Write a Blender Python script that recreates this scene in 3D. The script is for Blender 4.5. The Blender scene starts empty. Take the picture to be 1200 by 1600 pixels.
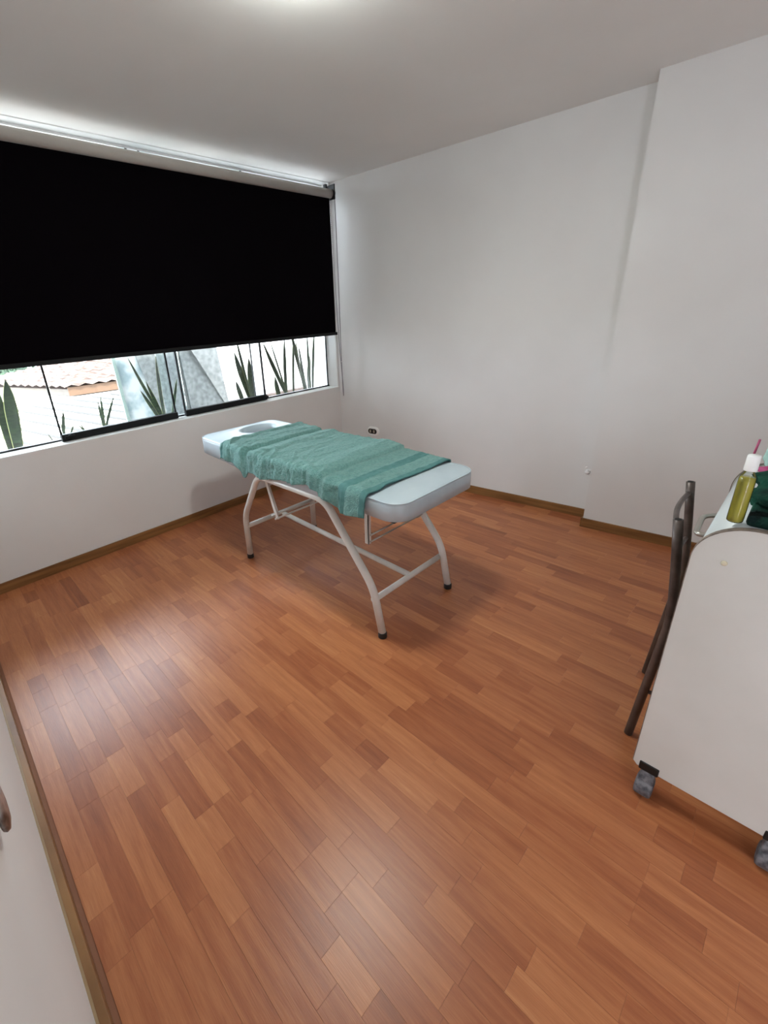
import bpy, bmesh, math, random
from mathutils import Vector, Matrix, noise
random.seed(7)
S = bpy.context.scene
COL = S.collection
# ---------------------------------------------------------------- camera
cam_d = bpy.data.cameras.new('camera')
cam_d.sensor_fit = 'AUTO'; cam_d.sensor_width = 36.0
cam_d.lens = 692.4 / 1600 * 36.0
cam_d.shift_x = (600 - 521.42) / 1600
cam_d.shift_y = (770.55 - 800) / 1600
cam_d.clip_start = 0.01; cam_d.clip_end = 200
cam = bpy.data.objects.new('camera', cam_d); COL.objects.link(cam)
fw = Vector((0.622, 0.688, -0.375)).normalized()
rt = Vector((0.725, -0.686, -0.055)); rt = (rt - fw * rt.dot(fw)).normalized()
up = rt.cross(fw)
M = Matrix((rt, up, -fw)).transposed().to_4x4(); M.translation = Vector((0, 0, 1.5))
cam.matrix_world = M
S.camera = cam
# ---------------------------------------------------------------- world, sun, exposure
W = bpy.data.worlds.new('world'); S.world = W; W.use_nodes = True
bg = W.node_tree.nodes['Background']
bg.inputs[0].default_value = (0.85, 0.92, 1.04, 1); bg.inputs[1].default_value = 14.0
sd = bpy.data.lights.new('sun', 'SUN'); sd.energy = 15.0; sd.angle = math.radians(2); sd.color = (1, .96, .9)
sun = bpy.data.objects.new('sun', sd); COL.objects.link(sun)
sun.rotation_euler = (math.radians(38), 0, math.radians(-20)); sun.location = (0, -3, 8)
pd = bpy.data.lights.new('window_portal', 'AREA'); pd.shape = 'RECTANGLE'; pd.size = 3.2; pd.size_y = 1.7
pd.cycles.is_portal = True
po = bpy.data.objects.new('window_portal', pd); COL.objects.link(po)
po.location = (1.5, 3.42, 1.66); po.rotation_euler = (math.radians(-90), 0, 0)
pd2 = bpy.data.lights.new('added_doorway_portal', 'AREA'); pd2.shape = 'RECTANGLE'; pd2.size = .28; pd2.size_y = 2.0; pd2.cycles.is_portal = True  # portal for the doorway added as fill light
po2 = bpy.data.objects.new('added_doorway_portal', pd2); COL.objects.link(po2); po2.location = (-.26, -.94, 1.0); po2.rotation_euler = (math.radians(90), 0, math.radians(-90))
S.view_settings.view_transform = 'Standard'; S.view_settings.look = 'None'
S.view_settings.exposure = 0.28; S.view_settings.gamma = 1.0; S.view_settings.use_curve_mapping = False
LAMP_POWER = 138.0

# ---------------------------------------------------------------- materials
def mat(name, col, rough=.5, metal=0, spec=.5):
    m = bpy.data.materials.new(name); m.use_nodes = True
    b = m.node_tree.nodes['Principled BSDF']
    b.inputs['Base Color'].default_value = (*col, 1); b.inputs['Roughness'].default_value = rough
    b.inputs['Metallic'].default_value = metal; b.inputs['Specular IOR Level'].default_value = spec
    return m
def N(m, t, **kw):
    n = m.node_tree.nodes.new(t)
    for k, v in kw.items(): setattr(n, k, v)
    return n
def LK(m, a, b): m.node_tree.links.new(a, b)
def BS(m): return m.node_tree.nodes['Principled BSDF']
def noisy(m, c1, c2, scale=8, detail=4, stretch=(1, 1, 1), bump=0, bscale=None, lo=.35, hi=.65, dist=.01):
    tc = N(m, 'ShaderNodeTexCoord'); mp = N(m, 'ShaderNodeMapping'); mp.inputs['Scale'].default_value = stretch
    LK(m, tc.outputs['Object'], mp.inputs[0])
    n = N(m, 'ShaderNodeTexNoise'); n.inputs['Scale'].default_value = scale; n.inputs['Detail'].default_value = detail
    LK(m, mp.outputs[0], n.inputs['Vector'])
    r = N(m, 'ShaderNodeValToRGB'); r.color_ramp.elements[0].position = lo; r.color_ramp.elements[1].position = hi
    r.color_ramp.elements[0].color = (*c1, 1); r.color_ramp.elements[1].color = (*c2, 1)
    LK(m, n.outputs['Fac'], r.inputs[0]); LK(m, r.outputs[0], BS(m).inputs['Base Color'])
    if bump:
        n2 = N(m, 'ShaderNodeTexNoise'); n2.inputs['Scale'].default_value = bscale or scale * 4; n2.inputs['Detail'].default_value = 3
        LK(m, mp.outputs[0], n2.inputs['Vector'])
        b = N(m, 'ShaderNodeBump'); b.inputs['Strength'].default_value = bump; b.inputs['Distance'].default_value = dist
        LK(m, n2.outputs['Fac'], b.inputs['Height']); LK(m, b.outputs[0], BS(m).inputs['Normal'])
    return m
m_wall = noisy(mat('wall_paint', (.7, .68, .66), .75), (.75, .725, .715), (.79, .77, .76), 1.6, 3, bump=.12, bscale=60, dist=.003)
m_ceil = noisy(mat('ceiling_paint', (.8, .77, .75), .8), (.84, .82, .80), (.88, .86, .84), 1.2, 3, bump=.08, bscale=50, dist=.003)
m_reveal = mat('reveal_paint', (.82, .82, .81), .6)
m_black = mat('black_fabric', (.002, .001, .002), .95, spec=.05)
m_blackmetal = mat('black_aluminium', (.008, .008, .009), .55, spec=.2)
m_rubber = mat('black_rubber', (.012, .012, .013), .5)
m_tube = mat('roller_grey', (.46, .43, .40), .55)
m_chain = mat('chain_grey', (.25, .22, .24), .5)
m_chainw = mat('chain_white', (.7, .68, .66), .5)
m_base = noisy(mat('baseboard_wood', (.3, .14, .05), .4), (.15, .062, .018), (.30, .145, .048), 5, 5, (.6, .6, 9), lo=.3, hi=.7)
m_basetop = mat('baseboard_edge', (.30, .19, .095), .5)
m_joint = mat('floor_joint', (.24, .09, .04), .7)
m_enamel = noisy(mat('cream_enamel', (.75, .71, .65), .28), (.66, .62, .57), (.78, .745, .69), 9, 3)
m_steel = mat('dull_steel', (.45, .42, .38), .35, .8)
m_vinyl = noisy(mat('pale_blue_vinyl', (.62, .71, .76), .33), (.47, .555, .61), (.53, .615, .665), 5, 3, bump=.12, bscale=30, dist=.004)
m_vinylside = m_vinyl
m_white_board = noisy(mat('white_laminate', (.66, .64, .59), .42), (.58, .56, .51), (.64, .62, .575), 3, 5, bump=.05, bscale=25, dist=.004)
m_desktop = mat('pale_desktop', (.62, .66, .66), .35)
m_edgeband = noisy(mat('brown_edge', (.16, .12, .09), .6), (.10, .075, .06), (.24, .19, .15), 30, 4)
m_cap = mat('cream_cap', (.62, .55, .40), .4)
m_brown = noisy(mat('brown_painted_tube', (.11, .085, .075), .38), (.055, .04, .037), (.17, .135, .12), 14, 5, lo=.3, hi=.7)
BS(m_brown).inputs['Metallic'].default_value = .35
m_seat = mat('tan_seat_board', (.42, .26, .13), .5)
m_caster = noisy(mat('dusty_caster', (.06, .06, .07), .6), (.03, .03, .036), (.16, .15, .16), 60, 4)
m_casterdark = mat('caster_bracket', (.004, .004, .004), .5)
m_greent = noisy(mat('dark_green_towel', (.005, .04, .025), .95, spec=.2), (.002, .010, .009), (.008, .065, .04), 14, 4, bump=.8, bscale=160, dist=.006)
m_pink = mat('pink_plastic', (.55, .10, .22), .45)
m_pinkc = noisy(mat('pink_cloth', (.5, .07, .2), .9), (.35, .03, .12), (.62, .13, .30), 25, 3)
m_mint = noisy(mat('mint_towel', (.4, .62, .55), .95), (.33, .56, .50), (.50, .72, .64), 20, 4, bump=.6, bscale=150, dist=.006)
m_whiteplastic = mat('white_plastic', (.93, .925, .91), .35)
m_socket = mat('dark_socket', (.025, .02, .018), .45)
m_cream = mat('socket_contact', (.55, .50, .40), .4)
m_disc = noisy(mat('tarnished_metal', (.3, .27, .24), .35, .7), (.14, .12, .11), (.50, .47, .45), 26, 5)
m_soil = mat('soil', (.03, .02, .012), .95)
m_pot = noisy(mat('planter_concrete', (.4, .38, .35), .8), (.33, .31, .28), (.47, .45, .42), 8, 4)
m_extwall = noisy(mat('white_stucco', (.8, .8, .82), .8), (.62, .63, .65), (.72, .72, .73), 3, 4, bump=.2, bscale=40)
m_extwall2 = mat('pale_concrete', (.62, .60, .57), .8)
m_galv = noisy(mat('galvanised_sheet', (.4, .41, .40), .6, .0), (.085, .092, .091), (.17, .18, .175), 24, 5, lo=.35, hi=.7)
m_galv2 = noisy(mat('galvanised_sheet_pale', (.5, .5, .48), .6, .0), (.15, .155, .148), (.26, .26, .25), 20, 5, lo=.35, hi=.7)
m_blue = noisy(mat('blue_painted_sheet', (.5, .65, .68), .6), (.14, .185, .195), (.30, .32, .32), 7, 5, lo=.4, hi=.6)
m_roof = noisy(mat('bleached_roof', (.75, .7, .66), .85), (.38, .35, .33), (.56, .53, .50), 6, 5)
m_rib = mat('roof_rib_grey', (.032, .029, .027), .8)
m_tile = noisy(mat('clay_tile', (.6, .42, .36), .85), (.070, .045, .036), (.15, .11, .095), 5, 4)
m_eave = mat('eave_timber', (.075, .038, .018), .7)
m_house = mat('beige_render', (.16, .14, .12), .8)
m_leaf2 = noisy(mat('tree_foliage', (.08, .2, .06), .7), (.008, .02, .010), (.03, .06, .03), 6, 4)
m_trunk = mat('bark', (.1, .07, .05), .9)
m_cardan = mat('near_black_gap', (.02, .02, .02), .9)

# towel terry
m_towel = noisy(mat('teal_terry', (.15, .31, .285), .95, spec=.15), (.125, .29, .268), (.185, .385, .355), 70, 6, bump=1, bscale=190, dist=.010)
BS(m_towel).inputs['Sheen Weight'].default_value = .25
m_band = noisy(mat('teal_woven_band', (.10, .26, .25), .8, spec=.2), (.075, .19, .185), (.10, .235, .225), 40, 3, bump=.2, bscale=300)

# glass: clear pane with faint reflections
def glass_mat(name, tint, refl=.06):
    m = bpy.data.materials.new(name); m.use_nodes = True; nt = m.node_tree; nt.nodes.clear()
    o = nt.nodes.new('ShaderNodeOutputMaterial'); t = nt.nodes.new('ShaderNodeBsdfTransparent'); g = nt.nodes.new('ShaderNodeBsdfGlossy')
    mx = nt.nodes.new('ShaderNodeMixShader'); lw = nt.nodes.new('ShaderNodeLayerWeight'); lw.inputs[0].default_value = .25
    t.inputs[0].default_value = (*tint, 1); g.inputs['Roughness'].default_value = .02
    nt.links.new(lw.outputs['Fresnel'], mx.inputs[0]); nt.links.new(t.outputs[0], mx.inputs[1]); nt.links.new(g.outputs[0], mx.inputs[2])
    nt.links.new(mx.outputs[0], o.inputs[0]); return m
m_glass = glass_mat('window_glass', (.95, .98, .97))
m_glass2 = glass_mat('window_glass_edge', (.93, .98, .985))
def liquid(name, c, alpha):
    m = mat(name, c, .08); b = BS(m); b.inputs['Transmission Weight'].default_value = alpha; b.inputs['IOR'].default_value = 1.35
    return m
m_oil = liquid('yellow_oil', (.62, .55, .10), .45)
m_bottle = glass_mat('clear_bottle', (.97, .97, .95))

# floor planks: tone attribute gives each strip its own printed colour
def wood_floor():
    m = mat('laminate_strip', (.5, .2, .1), .34, spec=.45); b = BS(m)
    at = N(m, 'ShaderNodeAttribute', attribute_name='tone'); ao = N(m, 'ShaderNodeAttribute', attribute_name='seed')
    tc = N(m, 'ShaderNodeNewGeometry')
    add = N(m, 'ShaderNodeVectorMath', operation='ADD'); cx = N(m, 'ShaderNodeCombineXYZ')
    mu = N(m, 'ShaderNodeMath', operation='MULTIPLY'); mu.inputs[1].default_value = 37.0
    LK(m, ao.outputs['Fac'], mu.inputs[0]); LK(m, mu.outputs[0], cx.inputs[0]); LK(m, mu.outputs[0], cx.inputs[1]); LK(m, mu.outputs[0], cx.inputs[2])
    LK(m, tc.outputs['Position'], add.inputs[0]); LK(m, cx.outputs[0], add.inputs[1])
    mp = N(m, 'ShaderNodeMapping'); mp.inputs['Scale'].default_value = (30, 1.6, 1); LK(m, add.outputs[0], mp.inputs[0])
    n = N(m, 'ShaderNodeTexNoise'); n.inputs['Scale'].default_value = 1.6; n.inputs['Detail'].default_value = 6; n.inputs['Distortion'].default_value = .6
    LK(m, mp.outputs[0], n.inputs['Vector'])
    mp2 = N(m, 'ShaderNodeMapping'); mp2.inputs['Scale'].default_value = (9, .9, 1); LK(m, add.outputs[0], mp2.inputs[0])
    n2 = N(m, 'ShaderNodeTexNoise'); n2.inputs['Scale'].default_value = 1.2; n2.inputs['Detail'].default_value = 2
    LK(m, mp2.outputs[0], n2.inputs['Vector'])
    # cathedral rings from the slow noise
    rg = N(m, 'ShaderNodeMath', operation='MULTIPLY'); rg.inputs[1].default_value = 46; LK(m, n2.outputs['Fac'], rg.inputs[0])
    sn = N(m, 'ShaderNodeMath', operation='SINE'); LK(m, rg.outputs[0], sn.inputs[0])
    # fine pores
    mp3 = N(m, 'ShaderNodeMapping'); mp3.inputs['Scale'].default_value = (420, 22, 1); LK(m, add.outputs[0], mp3.inputs[0])
    n3 = N(m, 'ShaderNodeTexNoise'); n3.inputs['Scale'].default_value = 1; n3.inputs['Detail'].default_value = 2; LK(m, mp3.outputs[0], n3.inputs['Vector'])
    def sc(src, k, off):
        a = N(m, 'ShaderNodeMath', operation='MULTIPLY_ADD'); a.inputs[1].default_value = k; a.inputs[2].default_value = off
        LK(m, src, a.inputs[0]); return a.outputs[0]
    def pl(a, c):
        x = N(m, 'ShaderNodeMath', operation='ADD'); LK(m, a, x.inputs[0]); LK(m, c, x.inputs[1]); return x.outputs[0]
    t = pl(sc(at.outputs['Fac'], .52, .22), sc(n.outputs['Fac'], .62, -.31))
    t = pl(t, sc(sn.outputs[0], .035, 0)); t = pl(t, sc(n3.outputs['Fac'], .30, -.15))
    r = N(m, 'ShaderNodeValToRGB'); cr = r.color_ramp
    cr.elements[0].position = 0; cr.elements[0].color = (.19, .052, .020, 1)
    cr.elements[1].position = 1; cr.elements[1].color = (.64, .31, .135, 1)
    e = cr.elements.new(.35); e.color = (.34, .105, .040, 1)
    e = cr.elements.new(.65); e.color = (.47, .175, .068, 1)
    LK(m, t, r.inputs[0]); LK(m, r.outputs[0], b.inputs['Base Color'])
    bp = N(m, 'ShaderNodeBump'); bp.inputs['Strength'].default_value = .25; bp.inputs['Distance'].default_value = .0008
    LK(m, n3.outputs['Fac'], bp.inputs['Height']); LK(m, bp.outputs[0], b.inputs['Normal'])
    return m
m_floor = wood_floor()

def leaf_mat():
    m = mat('variegated_leaf', (.05, .12, .03), .5); b = BS(m)
    at = N(m, 'ShaderNodeAttribute', attribute_name='edge')
    tc = N(m, 'ShaderNodeNewGeometry'); mp = N(m, 'ShaderNodeMapping'); mp.inputs['Scale'].default_value = (12, 12, 55)
    LK(m, tc.outputs['Position'], mp.inputs[0])
    n = N(m, 'ShaderNodeTexNoise'); n.inputs['Scale'].default_value = 1.5; n.inputs['Detail'].default_value = 3; LK(m, mp.outputs[0], n.inputs['Vector'])
    r = N(m, 'ShaderNodeValToRGB'); r.color_ramp.elements[0].position = .4; r.color_ramp.elements[1].position = .62
    r.color_ramp.elements[0].color = (.007, .015, .005, 1); r.color_ramp.elements[1].color = (.022, .042, .014, 1); LK(m, n.outputs['Fac'], r.inputs[0])
    r2 = N(m, 'ShaderNodeValToRGB'); r2.color_ramp.elements[0].position = .50; r2.color_ramp.elements[1].position = .62; LK(m, at.outputs['Fac'], r2.inputs[0])
    mx = N(m, 'ShaderNodeMix', data_type='RGBA'); LK(m, r2.outputs[0], mx.inputs[0]); LK(m, r.outputs[0], mx.inputs[6]); mx.inputs[7].default_value = (.19, .20, .055, 1)
    LK(m, mx.outputs[2], b.inputs['Base Color']); return m
m_leaf = leaf_mat()
m_lamp = mat('lamp_diffuser', (.9, .95, .92), .5)
BS(m_lamp).inputs['Emission Color'].default_value = (.93, 1, .95, 1); BS(m_lamp).inputs['Emission Strength'].default_value = LAMP_POWER

# ---------------------------------------------------------------- helpers
def link(name, bm, m, parent=None, smooth=False, mats=None):
    bmesh.ops.recalc_face_normals(bm, faces=bm.faces)
    me = bpy.data.meshes.new(name); bm.to_mesh(me); bm.free()
    for x in (mats or [m]): me.materials.append(x)
    if smooth:
        for p in me.polygons: p.use_smooth = True
    o = bpy.data.objects.new(name, me); COL.objects.link(o)
    if parent: o.parent = parent
    return o
def fixparent(o):      # keep world-space meshes in place under a moved Empty
    if o.parent: o.matrix_parent_inverse = Matrix.Translation(o.parent.location).inverted()
def part(name, bm, m, parent, smooth=False, label=None, mats=None):
    o = link(name, bm, m, parent, smooth, mats)
    root = parent
    if parent.parent is None and parent.type == 'EMPTY': o.matrix_parent_inverse = Matrix.Translation(parent.location).inverted()
    if label: o['label'] = label
    return o
def thing(name, label, cat, loc, group=None):
    o = bpy.data.objects.new(name, None); COL.objects.link(o); o.location = loc; o.empty_display_size = .1
    o['label'] = label; o['category'] = cat
    if group: o['group'] = group
    return o
def tag(o, label, cat, group=None):
    o['label'] = label; o['category'] = cat
    if group: o['group'] = group
    return o
def struct(o): o['kind'] = 'structure'; return o
def hexa(bm, P, bev=0):
    v = [bm.verts.new(p) for p in P]
    fs = [bm.faces.new([v[i] for i in f]) for f in ((0, 3, 2, 1), (4, 5, 6, 7), (0, 1, 5, 4), (1, 2, 6, 5), (2, 3, 7, 6), (3, 0, 4, 7))]
    if bev:
        es = {e for f in fs for e in f.edges}
        bmesh.ops.bevel(bm, geom=list(es), offset=bev, segments=2, affect='EDGES', profile=.5)
def box(bm, x0, x1, y0, y1, z0, z1, bev=0):
    hexa(bm, [(x0, y0, z0), (x1, y0, z0), (x1, y1, z0), (x0, y1, z0), (x0, y0, z1), (x1, y0, z1), (x1, y1, z1), (x0, y1, z1)], bev)
def smoothpath(pts, rad=.03, n=5):
    pts = [Vector(p) for p in pts]; out = [pts[0]]
    for i in range(1, len(pts) - 1):
        a, b, c = pts[i - 1], pts[i], pts[i + 1]
        d1 = min(rad, (a - b).length * .45); d2 = min(rad, (c - b).length * .45)
        p, q = b + (a - b).normalized() * d1, b + (c - b).normalized() * d2
        for k in range(n + 1):
            t = k / n; out.append(p * (1 - t) ** 2 + b * 2 * t * (1 - t) + q * t * t)
    out.append(pts[-1]); return out
def tube(bm, pts, r, seg=14, cap=True, rad=0.0, n=6, flat=1.0):
    if rad: pts = smoothpath(pts, rad, n)
    pts = [Vector(p) for p in pts]; rings = []; prev = None
    for i, p in enumerate(pts):
        if i == 0: t = pts[1] - p
        elif i == len(pts) - 1: t = p - pts[i - 1]
        else: t = (pts[i + 1] - p).normalized() + (p - pts[i - 1]).normalized()
        t.normalize()
        if prev is None:
            a = Vector((0, 0, 1)) if abs(t.z) < .9 else Vector((1, 0, 0)); u = t.cross(a).normalized()
        else: u = (prev - t * prev.dot(t)).normalized()
        prev = u; v = t.cross(u)
        rr = r(i / (len(pts) - 1)) if callable(r) else r
        rings.append([bm.verts.new(p + (u * math.cos(2 * math.pi * k / seg) + v * flat * math.sin(2 * math.pi * k / seg)) * rr) for k in range(seg)])
    for A, B in zip(rings, rings[1:]):
        for k in range(seg): bm.faces.new((A[k], A[(k + 1) % seg], B[(k + 1) % seg], B[k]))
    if cap: bm.faces.new(rings[0][::-1]); bm.faces.new(rings[-1])
def lathe(bm, c, prof, seg=28, axis='z'):
    rings = []
    for r, h in prof:
        ring = []
        for k in range(seg):
            a = 2 * math.pi * k / seg
            d = (r * math.cos(a), r * math.sin(a), h)
            if axis == 'x': d = (h, d[0], d[1])
            if axis == 'y': d = (d[0], h, d[1])
            ring.append(bm.verts.new(Vector(c) + Vector(d)))
        rings.append(ring)
    for A, B in zip(rings, rings[1:]):
        for k in range(seg): bm.faces.new((A[k], A[(k + 1) % seg], B[(k + 1) % seg], B[k]))
    bm.faces.new(rings[0][::-1]); bm.faces.new(rings[-1])
def nb(): return bmesh.new()

# room frame functions
def WP(s, off, z): return Vector((s, 3.17 + .03 * s + off, z))       # window wall, off>0 outward
def BP(y, off, z): return Vector((3.12 + (3.264 - y) * .095 + off, y, z))  # back wall, off<0 into room
H = 2.54
def wbox(bm, s0, s1, o0, o1, z0, z1, bev=0):
    hexa(bm, [WP(s0, o0, z0), WP(s1, o0, z0), WP(s1, o1, z0), WP(s0, o1, z0), WP(s0, o0, z1), WP(s1, o0, z1), WP(s1, o1, z1), WP(s0, o1, z1)], bev)
def bbox(bm, y0, y1, o0, o1, z0, z1, bev=0):
    hexa(bm, [BP(y0, o0, z0), BP(y0, o1, z0), BP(y1, o1, z0), BP(y1, o0, z0), BP(y0, o0, z1), BP(y0, o1, z1), BP(y1, o1, z1), BP(y1, o0, z1)], bev)

# ---------------------------------------------------------------- shell
SILL, TOP, XL, YS = .82, 2.538, -.1190, -1.15
WR = 3.098
b = nb(); wbox(b, XL - .15, 3.35, 0, .2, 0, SILL); wbox(b, WR, 3.35, 0, .2, SILL, H); wbox(b, XL - .15, WR, 0, .2, TOP, H)
wn = struct(link('wall_north', b, m_wall))
b = nb(); wbox(b, XL, WR, .004, .2, SILL - .002, SILL + .003); wbox(b, WR - .004, WR + .001, .004, .2, SILL, TOP); wbox(b, XL, WR, .004, .2, TOP - .001, TOP + .001)
part('sill_reveal', b, m_reveal, wn, label='bright white sill and side reveal of the window opening')
b = nb(); bbox(b, YS - .1, 3.45, 0, .2, 0, H); we = struct(link('wall_east', b, m_wall))
b = nb(); bbox(b, YS - .1, .905, -.163, .005, 0, H, ); pil = part('pillar', b, m_wall, we, label='wide shallow pillar stepping forward from the wall')
# unseen doorway added behind the camera for fill light, its roof keeping sun out
b = nb(); box(b, XL - .15, XL, -.80, 3.35, 0, H); box(b, XL - .15, XL, YS, -1.08, 0, H); box(b, XL - .15, XL, -1.08, -.80, 2.0, H); ww = struct(link('wall_west', b, m_wall))
b = nb(); box(b, XL - .15, 3.8, YS - .12, YS, 0, H)
struct(link('wall_south', b, m_wall))
b = nb(); box(b, XL - .15, 3.9, YS - .12, 3.5, H, H + .15); struct(link('ceiling', b, m_ceil))
b = nb(); box(b, -2.0, XL - .151, -3.5, 2.5, -.10, -.003); struct(link('added_doorway_slab', b, m_extwall2))  # unseen slab added outside the fill doorway
b = nb(); box(b, -2.4, XL - .151, -4, 3, H + .151, H + .30); struct(link('added_shade_slab', b, m_extwall2))  # unseen slab added to block the sun from the fill doorway
# baseboards
BBH = .066
def bb(name, f, a0, a1, sgn):
    b = nb(); f(b, a0, a1, *( (-.012, .0) ), 0, BBH, .0015); return struct(link(name, b, m_base))
bb('baseboard_north', wbox, XL, 3.112, 0)
bb('baseboard_east', bbox, .905, 3.252, 0)
b = nb(); hexa(b, [BP(YS, -.175, 0), BP(YS, -.163, 0), BP(.905, -.163, 0), BP(.905, -.175, 0), BP(YS, -.175, BBH), BP(YS, -.163, BBH), BP(.905, -.163, BBH), BP(.905, -.175, BBH)], .0015)
hexa(b, [BP(.905, -.175, 0), BP(.905, -.012, 0), BP(.917, -.012, 0), BP(.917, -.175, 0), BP(.905, -.175, BBH), BP(.905, -.012, BBH), BP(.917, -.012, BBH), BP(.917, -.175, BBH)], .0015)
struct(link('baseboard_pillar', b, m_base))
b = nb(); box(b, XL, XL + .025, -.75, 3.155, 0, BBH + .002, .0015); bw = struct(link('baseboard_west', b, m_base))
b = nb(); box(b, XL, XL + .006, -.75, 3.155, BBH + .002, BBH + .005); part('top_edge', b, m_basetop, bw, label='paler top edge')  # top strip in a paler brown than the board

# ---------------------------------------------------------------- floor strips
b = nb(); box(b, XL - .15, 3.9, YS - .3, 3.4, -.08, -.0025); fl = struct(link('floor', b, m_joint))
SW = .0673
KN = [(9,.394,.843,.3),(10,.58,.892,.7),(10,.361,.58,.5),(12,.528,.738,.68),(9,.278,.394,.62),(9,.163,.278,.3),(8,.244,.517,.33),(6,.239,.572,.25),
(7,.253,.572,.66),(24,.443,.895,.62),(31,.399,.725,.6),(28,.231,.545,.55),(26,.201,.503,.25),(22,.65,.818,.62),(21,.821,1.07,.25),(22,.511,.649,.25),
(14,.613,.845,.7),(16,.398,.822,.3),(28,.869,1.028,.25),(29,.87,1.151,.6),(19,.925,1.067,.6),(18,.744,1.054,.35),(19,.477,.744,.55),(21,.117,.323,.5),
(17,1.149,1.418,.65),(13,1.151,1.605,.3),(8,1.303,1.406,.15),(6,1.294,1.466,.2),(1,1.481,1.608,.3),(12,.85,1.02,.25),(7,2.513,2.647,.9),(16,2.195,2.604,.75),
(14,2.207,2.428,.75),(2,2.259,2.706,.7),(0,2.185,2.646,.7),(11,2.855,3.072,.2),(35,.508,.952,.8),(30,.968,1.167,.25),(29,.44,.86,.5),(48,1.163,1.358,.65),
(49,.98,1.171,.25),(37,.861,1.287,.3),(41,.428,.668,.6),(38,.542,.673,.6),
(3,.728,1.164,.8),(2,.837,1.287,.15),(0,.897,1.36,.15),(0,.42,.896,.5),(4,1.05,1.33,.2),(4,.913,1.05,.72),(4,.45,.912,.35),(5,1.05,1.27,.72),(5,.797,1.05,.42),
(6,.707+.0,.99,.5),(7,.707,1.19,.15),(13,-.2,.26,.62),(12,.076,.40,.62),(12,-.3,.076,.3),(11,-.036,.33,.5),(11,-.4,-.036,.3),(10,-.3,.145,.72),(10,.145,.36,.35),
(2,.4,.836,.42),(3,.3,.727,.4),(1,.92,1.35,.55),(1,.45,.918,.45)]
def overlap(k, a, c):
    return [q for q in KN if q[0] == k and q[1] < c - .01 and q[2] > a + .01]
RT, UP, FW = rt, up, fw
def projpx(p):
    d = Vector(p) - Vector((0, 0, 1.5)); z = d.dot(FW)
    if z < .05: return None
    return 521.4 + 692.4 * d.dot(RT) / z, 770.55 - 692.4 * d.dot(UP) / z
strips = []
rr = random.Random(11)
nrow = 56
for k in range(-1, nrow):
    known = sorted([q for q in KN if q[0] == k], key=lambda q: q[1])
    cl = []
    for q in known:
        if cl and q[1] < cl[-1][2] + .005: q = (k, cl[-1][2], q[2], q[3])
        if q[2] - q[1] > .04: cl.append(q)
    y = -1.2 + rr.random() * .15; cur = -1.28; segs = []
    def fill(a, c):
        last = None
        while c - a > .001:
            L = rr.choice([.43, .43, .43, .29, .29, .21, .14])
            if c - a - L < .10: L = c - a
            if L > .55: L = (c - a) / 2
            t = min(1, max(0, rr.gauss(.47, .15)))
            if rr.random() < .12: t = .18
            if rr.random() < .10: t = .75
            segs.append((a, a + L, t)); a += L
    for q in cl:
        if abs(q[1] - cur) < .06: q = (q[0], cur, q[2], q[3])
        fill(cur, q[1]); segs.append((q[1], q[2], q[3])); cur = q[2]
    fill(cur, 3.28)
    x0, x1 = -.013 + SW * k, -.013 + SW * (k + 1)
    x0 = max(x0, XL + .0)
    for a, c, t in segs:
        m_ = Vector(((x0 + x1) / 2, (a + c) / 2, 0))
        if m_.x > BP(m_.y, .02, 0).x: continue
        q = projpx(m_); area = 0
        if q and -60 < q[0] < 1260 and -60 < q[1] < 1700:
            P = [projpx((x, y_, 0)) for x, y_ in ((x0, a), (x1, a), (x1, c), (x0, c))]
            if all(P):
                area = abs(sum(P[i][0] * P[(i + 1) % 4][1] - P[(i + 1) % 4][0] * P[i][1] for i in range(4)) / 2)
                if q[0] > 1000 and q[1] > 820 + (1200 - q[0]) : area = min(area, 900)
        strips.append((area, x0, x1, a, c, t))
strips.sort(key=lambda s: -s[0])
def strip_bm(bm, s, tl, sl):
    _, x0, x1, a, c, t = s
    g = .0001; e = .00025; lift = rr.uniform(-.00003, .00003)
    sd_ = rr.random()
    ya, yc = a + g, min(c, 3.17 + .03 * x0) - g
    if yc - ya < .001: return False
    lo = [(x0 + g, ya), (x1 - g, ya), (x1 - g, yc), (x0 + g, yc)]
    hi = [(x0 + g + e, ya + e), (x1 - g - e, ya + e), (x1 - g - e, yc - e), (x0 + g + e, yc - e)]
    V = [bm.verts.new((*p, -.0026)) for p in lo] + [bm.verts.new((*p, -.0003 + lift)) for p in lo] + [bm.verts.new((*p, lift)) for p in hi]
    F = [(0, 1, 5, 4), (1, 2, 6, 5), (2, 3, 7, 6), (3, 0, 4, 7), (4, 5, 9, 8), (5, 6, 10, 9), (6, 7, 11, 10), (7, 4, 8, 11), (8, 9, 10, 11)]
    for f in F:
        fc = bm.faces.new([V[i] for i in f]); fc[tl] = t; fc[sl] = sd_
    return True
def newfl():
    bm = nb(); return bm, bm.faces.layers.float.new('tone'), bm.faces.layers.float.new('seed')
for s in strips[:300]:
    bm, tl, sl = newfl()
    if strip_bm(bm, s, tl, sl): link('floor_strip', bm, m_floor, fl)
    else: bm.free()
bm, tl, sl = newfl()
for s in strips[300:]: strip_bm(bm, s, tl, sl)
o = link('floor_strips_beyond', bm, m_floor, fl); o['kind'] = 'stuff'

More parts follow.
